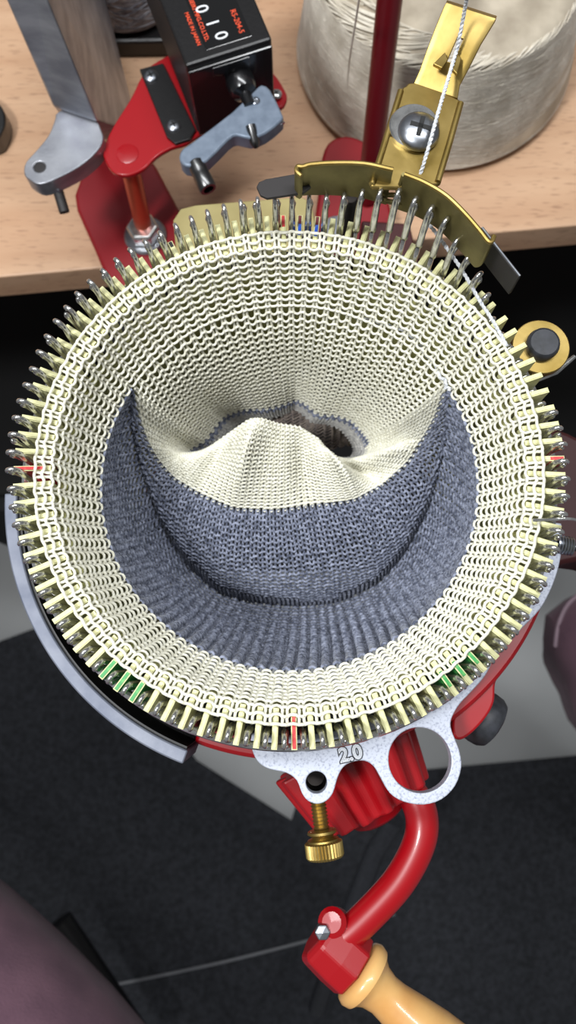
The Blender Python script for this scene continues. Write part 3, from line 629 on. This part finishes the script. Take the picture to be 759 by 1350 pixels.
# yarn end from the cone
VV = smooth_path([P(479, -40, -20), P(470, 20, -60), P(461, 75, -90), P(457, 115, -106)], 6)
tag(put('loose_yarn', tube(VV, .4, 6), 'cone_yarn'), 'thin cream strand running up in front of the yarn cone', 'yarn')
# working yarn
wy = [P(620, -60, 60), P(616, -10, 34), P(604, 56, 23.2), P(596, 86, 21.5), P(577, 150, 21.5), P(563, 200, 19), P(551, 235, 15), P(535, 256, 11.5), P(545, 272, 10), P(572, 304, 8), P(600, 343, 6), P(617, 370, 4.2), P(633, 398, 2.6), P(650, 424, 1.6), P(668, 456, 1.2)]
pth = smooth_path(wy, 10)
VV = []; FF = []; off = 0; s = np.arange(len(pth)); T = np.gradient(pth, axis=0); T /= np.linalg.norm(T, axis=1, keepdims=True); L = np.r_[0, np.cumsum(np.linalg.norm(np.diff(pth, axis=0), axis=1))]
fine = np.linspace(0, L[-1], 900); pf = np.stack([np.interp(fine, L, pth[:, k]) for k in range(3)], 1); Tf = np.gradient(pf, axis=0); Tf /= np.linalg.norm(Tf, axis=1, keepdims=True)
n1 = np.cross(Tf, [0, 0, 1]); n1 /= np.linalg.norm(n1, axis=1, keepdims=True); n2 = np.cross(Tf, n1)
for ph in (0, math.pi):
    a = fine * 3.4 + ph; q = pf + .17 * (np.cos(a)[:, None] * n1 + np.sin(a)[:, None] * n2)
    V, Fq = tube_arrays(q, .28, 5, cap=False); VV.append(V); FF.append(np.array(Fq) + off); off += len(V)
tag(put('working_yarn', raw(np.vstack(VV), np.vstack(FF)), 'white_thread'), 'pale working yarn threaded through the brass carrier and down to the needles', 'yarn')

# ================================================================== KNITTED SOCK
NU = 96 * 6; NV = 60
th = np.linspace(0, 96, NU + 1)            # wale coordinate, integer at a slat
def TH(deg): return (deg % 360)
deg_s = 180 + 3.75 * th + PH
def per(ctrl, sig=4):
    """periodic smooth curve through {degrees: point}"""
    ks = sorted((k % 360, v) for k, v in ctrl.items()); a = np.array([k for k, _ in ks]); v = np.array([q for _, q in ks], float)
    a3 = np.r_[a - 360, a, a + 360]; v3 = np.vstack([v, v, v]); g = np.arange(0, 360, .5); out = np.stack([np.interp(g, a3, v3[:, k]) for k in range(v.shape[1])], 1)
    x = np.arange(-40, 41) * .5; kw = np.exp(-x ** 2 / 2 / sig ** 2); kw /= kw.sum()
    o2 = np.stack([np.convolve(np.r_[out[-40:, k], out[:, k], out[:40, k]], kw, 'valid') for k in range(v.shape[1])], 1)
    d_ = deg_s % 360; return np.stack([np.interp(d_, np.r_[g, 360], np.r_[o2[:, k], o2[0, k]]) for k in range(v.shape[1])], 1)
def resample(path, n):
    """path: [K, NUs, 3] -> [NUs, n, 3] by arc length, plus lengths"""
    path = np.transpose(path, (1, 0, 2)); out = np.empty((path.shape[0], n, 3)); Ls = np.empty(path.shape[0])
    for i, p in enumerate(path):
        L = np.r_[0, np.cumsum(np.linalg.norm(np.diff(p, axis=0), axis=1))]; Ls[i] = L[-1]; q = np.linspace(0, L[-1], n) if L[-1] > 0 else np.zeros(n)
        for k in range(3): out[i, :, k] = np.interp(q, L, p[:, k])
    return out, Ls
def bez(pts, n=16):
    t = np.linspace(0, 1, n)[:, None, None]
    if len(pts) == 3: return (1 - t) ** 2 * pts[0] + 2 * t * (1 - t) * pts[1] + t * t * pts[2]
    return (1 - t) ** 3 * pts[0] + 3 * t * (1 - t) ** 2 * pts[1] + 3 * t * t * (1 - t) * pts[2] + t ** 3 * pts[3]
rad = np.radians(deg_s); cs, sn = np.cos(rad), np.sin(rad)
ring = lambda r, z: np.stack([r * cs, r * sn, np.full_like(cs, z)], 1)
z1path = np.stack([ring(r, z) for r, z in [(55.0, .8), (53.4, .6), (51.9, .2), (50.9, -1.4), (50.0, -3.6), (48.8, -6.8), (47.0, -10.8), (44.8, -15)]])
A1 = ring(44.8, -15)
aL, aR = 147.6, 30.7
# crease (deepest fold of the grey pouch) and the inner edge of the grey zone, by wale angle
p3 = lambda x, y, z: tuple(P(x, y, z))
apL, apR = tuple(pol(44.8, math.radians(aL), -15)), tuple(pol(44.8, math.radians(aR), -15))
crease = CR = per({aL: apL, 160: p3(172, 540, -24), 172: p3(182, 590, -35), 185: p3(197, 640, -46), 200: p3(218, 697, -57), 216: p3(248, 745, -65), 235: p3(290, 783, -70), 253: p3(340, 795, -72), 270: p3(395, 799, -72), 287: p3(445, 795, -72), 303: p3(495, 772, -70), 320: p3(532, 730, -64), 338: p3(562, 672, -54), 354: p3(580, 608, -40), 10: p3(588, 560, -28), 20: p3(590, 535, -20), aR: apR,
              60: tuple(pol(44.8, math.radians(60), -15)), 90: tuple(pol(44.8, math.radians(90), -15)), 120: tuple(pol(44.8, math.radians(120), -15))}, 2.5)
g3 = per({aL: apL, 160: p3(180, 545, -24), 172: p3(192, 580, -32), 185: p3(206, 606, -40), 200: p3(228, 630, -46), 218: p3(262, 652, -50), 240: p3(308, 671, -52), 262: p3(360, 674, -52), 285: p3(415, 667, -52), 305: p3(465, 660, -52), 325: p3(505, 640, -50), 343: p3(540, 608, -45), 0: p3(560, 575, -37), 14: p3(577, 545, -26), aR: apR,
          60: tuple(pol(44.8, math.radians(60), -15)), 90: tuple(pol(44.8, math.radians(90), -15)), 120: tuple(pol(44.8, math.radians(120), -15))}, 2.5)
front = ((deg_s % 360) > aL) | ((deg_s % 360) < aR)
Bc = np.where(front[:, None], g3, A1)
lip = per({40: p3(476, 568, -60), 50: p3(464, 555, -60), 60: p3(444, 548, -61), 70: p3(418, 547, -62), 78: p3(405, 534, -62), 87: p3(390, 526, -63), 96: p3(372, 534, -64), 105: p3(352, 539, -64), 120: p3(318, 540, -63), 132: p3(296, 548, -62), 140: p3(284, 562, -61), 148: p3(272, 580, -60), 158: p3(250, 592, -58), 168: p3(246, 600, -55), 178: p3(260, 603, -51), 195: p3(276, 592, -46), 215: p3(302, 572, -40), 236: p3(330, 553, -34), 246: p3(345, 553, -34), 262: p3(366, 560, -38), 280: p3(395, 564, -41), 298: p3(420, 580, -44), 318: p3(430, 600, -50), 340: p3(456, 607, -53), 0: p3(485, 604, -56), 15: p3(490, 594, -58), 28: p3(486, 580, -59)}, 1.8)
crease = crease + np.array([0, 0, -4.0]) * np.clip(np.linalg.norm(crease - g3, axis=1) / 25, 0, 1)[:, None] ** 2
# ---- grids
G1, L1 = resample(z1path, NV)
mid = (A1 + crease) / 2; out_ = ring(1, 0); out_[:, 2] = 0
wgt = np.clip(np.linalg.norm(crease - A1, axis=1) / 60, 0, 1)[:, None]
midA = A1 * .45 + crease * .55 + out_ * 7 * wgt + np.array([0, 0, -4]) * wgt
Gg1, Lg1 = resample(bez([A1, midA, crease]), NV)
midB = crease * .70 + g3 * .30 + np.array([0, 0, 20.0]) * wgt + out_ * 3.5 * wgt
midC = crease * .15 + g3 * .85 + np.array([0, 0, 4.0]) * wgt
Gg2, Lg2 = resample(bez([g3, midC, midB, crease]), NV)          # from inner edge back to crease
v = np.linspace(0, 1, 24)[:, None, None]
wf = np.clip(np.linalg.norm(g3 - A1, axis=1) / 30, 0, 1)[:, None]; Tn = -out_ * .46 + np.array([0, 0, -.89])
ctl = (Bc + lip) / 2 * wf + (Bc + Tn * 17) * (1 - wf)
path = (1 - v) ** 2 * Bc + 2 * v * (1 - v) * ctl + v * v * lip
bulge = np.sin(np.pi * v)
isb = (~front)[None, :, None].astype(float)

fr = front[None, :, None].astype(float)
dd = (deg_s % 360)[None, :, None]
tent = 6.5 * np.exp(-np.abs((dd - 241) / 8) ** 1.3) + 7.0 * np.exp(-np.abs((dd - 307) / 7) ** 1.4) - 5.0 * np.exp(-((dd - 281) / 9) ** 2) - 6.0 * np.exp(-((dd - 328) / 8) ** 2) - 3.6 * np.exp(-((dd - 216) / 9) ** 2) + 3.0 * np.exp(-((dd - 350) / 8) ** 2)
path = path + fr * np.clip(np.linalg.norm(g3 - A1, axis=1) / 30, 0, 1)[None, :, None] * bulge * np.concatenate([0 * tent, 0 * tent, tent + 2.0], 2)
G2, L2 = resample(path, NV)
cen = P(385, 575, -92)
low = lip * .45 + cen * .55; low[:, 2] = -88
back_roll = lip + np.array([0, 0, -5.0]); back_roll[:, :2] = lip[:, :2] * .94 + cen[:2] * .06
G3, L3 = resample(np.concatenate([lip[None], back_roll[None], low[None]]), NV)

def grid_normals(G, w_=None):
    du = np.gradient(G, axis=0); dv = np.gradient(G, axis=1); n_ = np.cross(du, dv); ln = np.linalg.norm(n_, axis=2, keepdims=True); n_ = n_ / (ln + 1e-9)
    ey0 = np.array([0, 10.0, 40.0]); s_ = np.sign(((ey0 - G) * n_).sum(2, keepdims=True)); return n_ * s_
def samp(G, u, v):
    fu = np.clip(u / 96 * NU, 0, NU - 1e-6); fv = np.clip(v * (NV - 1), 0, NV - 1 - 1e-6); iu = fu.astype(int); iv = fv.astype(int); a = (fu - iu)[:, None]; b = (fv - iv)[:, None]
    return (G[iu, iv] * (1 - a) * (1 - b) + G[iu + 1, iv] * a * (1 - b) + G[iu, iv + 1] * (1 - a) * b + G[iu + 1, iv + 1] * a * b)
def knit_args(v, r): return v(r) if callable(v) else v
def knit(G, Lv, rows, rowfn, radius, wide=0.05, PT=14, depth=.5, bh=.70, umask=None, seed=0, jit=.12, rib=0.0, rscale=None, sides=5):
    """rows: iterable of row numbers; rowfn(row, u) -> (v in 0..1, valid). Purl-side loops as tubes, one course at a time."""
    N_ = grid_normals(G); rg = np.random.default_rng(seed); VV = []; FF = []; off = 0
    u = np.arange(96 * PT) / PT; t = u % 1.0
    for r in rows:
        ju = rg.normal(0, jit, 97); ju[96] = ju[0]
        uu = u + .10 * np.sin(4 * np.pi * t) + knit_args(wide, r) * np.sin(2 * np.pi * t) + np.interp(u, np.arange(97), ju) * .15
        vv = bh * (-np.cos(2 * np.pi * t)) * -1 + np.interp(u, np.arange(97), np.roll(ju, 5)) * .5
        uu = uu % 96
        v_, ok = rowfn(r + .5 + vv, uu)
        if umask is not None: ok = ok & umask(uu)
        if not ok.any(): continue
        c = samp(G, uu, np.clip(v_, 0, 1)); nn = samp(N_, uu, np.clip(v_, 0, 1))
        c = c + nn * (depth * np.cos(4 * np.pi * t) * .5 - rib * np.exp(-np.abs(((180 + 3.75 * uu + PH) % 360 - 268) / 52) ** 3) * np.cos(2 * np.pi * t))[:, None]
        idx = np.arange(len(u))
        if ok.all(): runs = [(idx, True)]
        else:
            s0 = int(np.argmin(ok)); rr = np.roll(idx, -s0); okr = ok[rr]; runs = []; cur = []
            for i_, k in zip(rr, okr):
                if k: cur.append(i_)
                elif cur: runs.append((np.array(cur), False)); cur = []
            if cur: runs.append((np.array(cur), False))
        for ids, closed in runs:
            if len(ids) < 6: continue
            V, Fq = ftube(c[ids], nn[ids], radius, sides, closed); VV.append(V); FF.append(Fq + off); off += len(V)
    return np.vstack(VV), np.vstack(FF)
def ftube(path, N, r, sides, closed):
    n = len(path)
    if closed: T = np.roll(path, -1, 0) - np.roll(path, 1, 0)
    else: T = np.gradient(path, axis=0)
    T /= np.linalg.norm(T, axis=1, keepdims=True) + 1e-12
    B = np.cross(T, N); B /= np.linalg.norm(B, axis=1, keepdims=True) + 1e-12; N2 = np.cross(B, T)
    a = np.arange(sides) * 2 * np.pi / sides
    V = (path[:, None] + r * (np.cos(a)[None, :, None] * N2[:, None] + np.sin(a)[None, :, None] * B[:, None])).reshape(-1, 3)
    i = np.arange(n if closed else n - 1)[:, None]; j = np.arange(sides)[None]; i2 = (i + 1) % n; j2 = (j + 1) % sides
    return V, np.stack([i * sides + j, i * sides + j2, i2 * sides + j2, i2 * sides + j], -1).reshape(-1, 4)
def npmesh(V, Fq):
    me = bpy.data.meshes.new('m'); me.vertices.add(len(V)); me.vertices.foreach_set('co', (V * MM).ravel()); me.loops.add(Fq.size); me.loops.foreach_set('vertex_index', Fq.ravel().astype(np.int32))
    me.polygons.add(len(Fq)); me.polygons.foreach_set('loop_start', np.arange(0, Fq.size, 4, dtype=np.int32)); me.polygons.foreach_set('loop_total', np.full(len(Fq), 4, dtype=np.int32)); me.update(calc_edges=True); me.validate(); return me
sock = thing('knitted_sock', 'cream sock tube with a dark grey heel pouch, hanging inside the ring of needles', 'sock', (0, 0, -60))
frm = lambda uu: (lambda d_: (d_ > aL) | (d_ < aR))((180 + 3.75 * uu + PH) % 360)
R1 = 11
V, Fq = knit(G1, L1, range(-1, R1), lambda r, u: (r / R1, np.ones(len(u), bool)), .36, wide=.11, depth=.7, bh=.64, seed=1)
put('leg_knit', npmesh(V, Fq), 'cream_yarn', sock, label='open cream stitches hung on the needles', kind='stuff')
def abs_rows(Lv, h):
    def f(r, u):
        L = np.interp(u, th, Lv); s_ = r * h; return np.where(L > .3, s_ / np.maximum(L, .3), 2), (s_ <= L + .2) & (s_ > -.6 * h) & (L > 1.0)
    return f
V, Fq = knit(Gg1, Lg1, range(0, 60), abs_rows(Lg1, 2.1), .42, wide=-.06, PT=12, depth=.7, bh=.72, rib=.75, umask=frm, seed=2)
V2, F2 = knit(Gg2, Lg2, range(0, 60), abs_rows(Lg2, 1.5), .36, wide=.0, PT=12, depth=.6, bh=.68, umask=frm, seed=3)
put('heel_knit', npmesh(np.vstack([V, V2]), np.vstack([Fq, F2 + len(V)])), 'grey_yarn', sock, label='dark grey heel pouch', kind='stuff')
R2 = 22
V, Fq = knit(G2, L2, range(0, R2), lambda r, u: (r / R2, np.ones(len(u), bool)), .36, wide=lambda r: .11 * math.exp(-(r + .5) / 6), PT=12, depth=.6, bh=.68, seed=4)
put('foot_knit', npmesh(V, Fq), 'cream_yarn', sock, label='finer cream stitches of the foot, folded into a peak', kind='stuff')
R3 = 20
bkm = lambda uu: (lambda d_: (d_ > 22) & (d_ < 166))((180 + 3.75 * uu + PH) % 360)
V, Fq = knit(G3, L3, range(0, 2), lambda r, u: (r / R3, np.ones(len(u), bool)), .42, wide=.0, PT=10, depth=.6, bh=.68, seed=5, umask=bkm)
V_, F_ = knit(G3, L3, range(0, 2), lambda r, u: (r / R3, np.ones(len(u), bool)), .4, wide=.0, PT=10, depth=.6, bh=.68, seed=5, umask=lambda uu: ~bkm(uu))
put('lip_knit', npmesh(V_, F_), 'cream_yarn', sock, kind='stuff')
put('stripe_knit', npmesh(V, Fq), 'grey_yarn', sock, label='thin dark grey stripe round the deep opening', kind='stuff')
V, Fq = knit(G3, L3, range(2, 7), lambda r, u: (r / R3, np.ones(len(u), bool)), .40, wide=.0, PT=8, depth=.5, bh=.68, seed=6)
put('toe_knit', npmesh(V, Fq), 'pale_grey_yarn', sock, label='pale grey stitches deep in the opening', kind='stuff')
tl = smooth_path([P(438, 408, -17), P(470, 418, -19), P(510, 428, -20), P(545, 447, -20), P(568, 476, -17), P(583, 500, -14), P(592, 515, -14)], 8)
put('yarn_tail', tube(tl + np.random.default_rng(4).normal(0, .25, tl.shape), .45, 6), 'white_thread', sock, label='loose pale strand lying over the stitches at the right')
# crumpled waste knitting deep in the hole
VV = []; FF = []; off = 0; rg = np.random.default_rng(9)
for k in range(46):
    u_ = np.linspace(-1, 1, 90); yy = (k / 45 * 2 - 1)
    x = cen[0] + 9 + u_ * 24; y = cen[1] + 6 + yy * 14
    z = -74 + 3.5 * np.sin(x * .35 + 1) * np.cos(y * .5) + 2.5 * np.sin(x * .13 + y * .4) - 8 * (u_ ** 2) - 5 * yy ** 2
    x = x + .3 * np.sin(u_ * 140 * math.pi / 2); z = z + .35 * np.cos(u_ * 70 * math.pi)
    y = y + .45 * np.sin(u_ * 70 * math.pi)
    V, Fq = tube_arrays(np.stack([x, y + 0 * x, z], 1), .42, 4, cap=False); VV.append(V); FF.append(np.array(Fq) + off); off += len(V)
put('waste_knit', npmesh(np.vstack(VV), np.vstack(FF)), 'taupe_yarn', sock, label='crumpled brownish waste knitting at the bottom of the opening', kind='stuff')

# ================================================================== FLOOR ODDS AND ENDS
o = put('metal_pole', tube([P(520, 1080, -520), P(495, 1120, -540), P(440, 1262, -620), P(418, 1330, -660)], 9, 16), 'black_rubber'); tag(o, 'slim dark pole slanting behind the crank handle', 'pole')
cab = smooth_path([P(120, 1345, FZ + 7), P(143, 1312, FZ + 7), P(150, 1299, FZ + 7), P(162, 1296, FZ + 7), P(240, 1280, FZ + 7), P(320, 1262, FZ + 7), P(420, 1236, FZ + 7), P(520, 1205, FZ + 7)], 6)
tag(put('cable', tube(cab, 1.6, 8), 'cable_grey'), 'thin grey cable lying across the dark mat', 'cable')
o = put('chair_leg', tube([P(78, 1215, -700), P(118, 1275, -710), P(185, 1375, -720)], 14, 16), 'black_case'); tag(o, 'black leg of a chair beside the left thigh', 'chair leg')

# ================================================================== PERSON (lap and legs)
ps = thing('person', 'seated person in dusky maroon trousers, knees either side of the machine', 'person', (0, -500, FZ))
def limb_mesh(nodes, edges):
    me = bpy.data.meshes.new('m'); me.from_pydata([tuple(c * MM for c in n[0]) for n in nodes], edges, []); o = bpy.data.objects.new('trousers', me); COL.objects.link(o)
    sk = o.modifiers.new('sk', 'SKIN'); sk.use_smooth_shade = True; sv = me.skin_vertices[0].data
    for i, n in enumerate(nodes): sv[i].radius = (n[1] * MM, n[1] * MM)
    sv[0].use_root = True
    ss = o.modifiers.new('ss', 'SUBSURF'); ss.levels = 2; ss.render_levels = 2
    dg = bpy.context.evaluated_depsgraph_get(); dg.update(); m2 = bpy.data.meshes.new_from_object(o.evaluated_get(dg)); bpy.data.objects.remove(o)
    bm = bmesh.new(); bm.from_mesh(m2)
    for v in bm.verts:      # cloth folds running across the thigh
        p = v.co / MM; f = math.sin(p.x * .055 + p.y * .085 + 1.2 * math.sin(p.z * .02)) + .6 * math.sin(p.x * .12 - p.y * .05)
        v.co += v.normal * (f * 2.2) * MM
    bm.to_mesh(m2); bm.free(); return m2
knx = P(796, 812, -350)
nodes = [((20, -640, -360), 130), ((-80, -500, -330), 98), ((-120, -289, -292), 86), ((-250, -190, -280), 78), ((-385, -85, -288), 64), ((-420, -105, -450), 56), ((-470, -240, -785), 42),
         ((150, -560, -370), 96), ((272, -350, -350), 84), ((300, -180, -345), 70), ((knx[0], knx[1], -350), 50), ((knx[0] + 50, knx[1] - 40, -480), 46), ((440, -260, -785), 42)]
edges = [(0, 1), (1, 2), (2, 3), (3, 4), (4, 5), (5, 6), (0, 7), (7, 8), (8, 9), (9, 10), (10, 11), (11, 12)]
put('trousers', limb_mesh(nodes, edges), 'trousers', ps, label='dusky maroon cotton trousers')
for x, y in ((-475, -210), (445, -240)):
    me = bpy.data.meshes.new('m'); V = []; Fc = []
    pr = [(-75, 30, 34), (-60, 38, 60), (-30, 40, 72), (10, 40, 66), (60, 45, 48), (105, 46, 38), (140, 40, 28), (160, 22, 16)]
    for yy, wv, hh in pr:
        for k in range(16):
            a = 2 * math.pi * k / 16; V.append((x + wv * math.cos(a), y + yy, FZ + 2 + hh / 2 + hh / 2 * math.sin(a)))
    for i in range(len(pr) - 1):
        for k in range(16): Fc.append((i * 16 + k, i * 16 + (k + 1) % 16, (i + 1) * 16 + (k + 1) % 16, (i + 1) * 16 + k))
    Fc += [tuple(range(16))[::-1], tuple((len(pr) - 1) * 16 + k for k in range(16))]
    o = put('shoe', raw(V, Fc), 'black_rubber', ps)


tr_ = bpy.data.objects['trousers']; bpy.context.view_layer.update(); sm_ = []
from mathutils.bvhtree import BVHTree
bv_ = BVHTree.FromPolygons([tr_.matrix_world @ v.co for v in tr_.data.vertices], [tuple(p.vertices) for p in tr_.data.polygons])
for x, y in [(775, 776), (762, 786), (748, 800), (739, 818), (735, 836), (733, 852)]:
    far = P(x, y, -800); d_ = Vector(far - CC).normalized(); h_ = bv_.ray_cast(Vector(CC * MM), d_)
    if h_[0] is not None: sm_.append(np.array(h_[0] + h_[1] * .0008) / MM)
if len(sm_) > 2: put('seam', tube(smooth_path(sm_, 4), 1.5, 6), 'seam_thread', ps, label='pale seam line over the right knee')
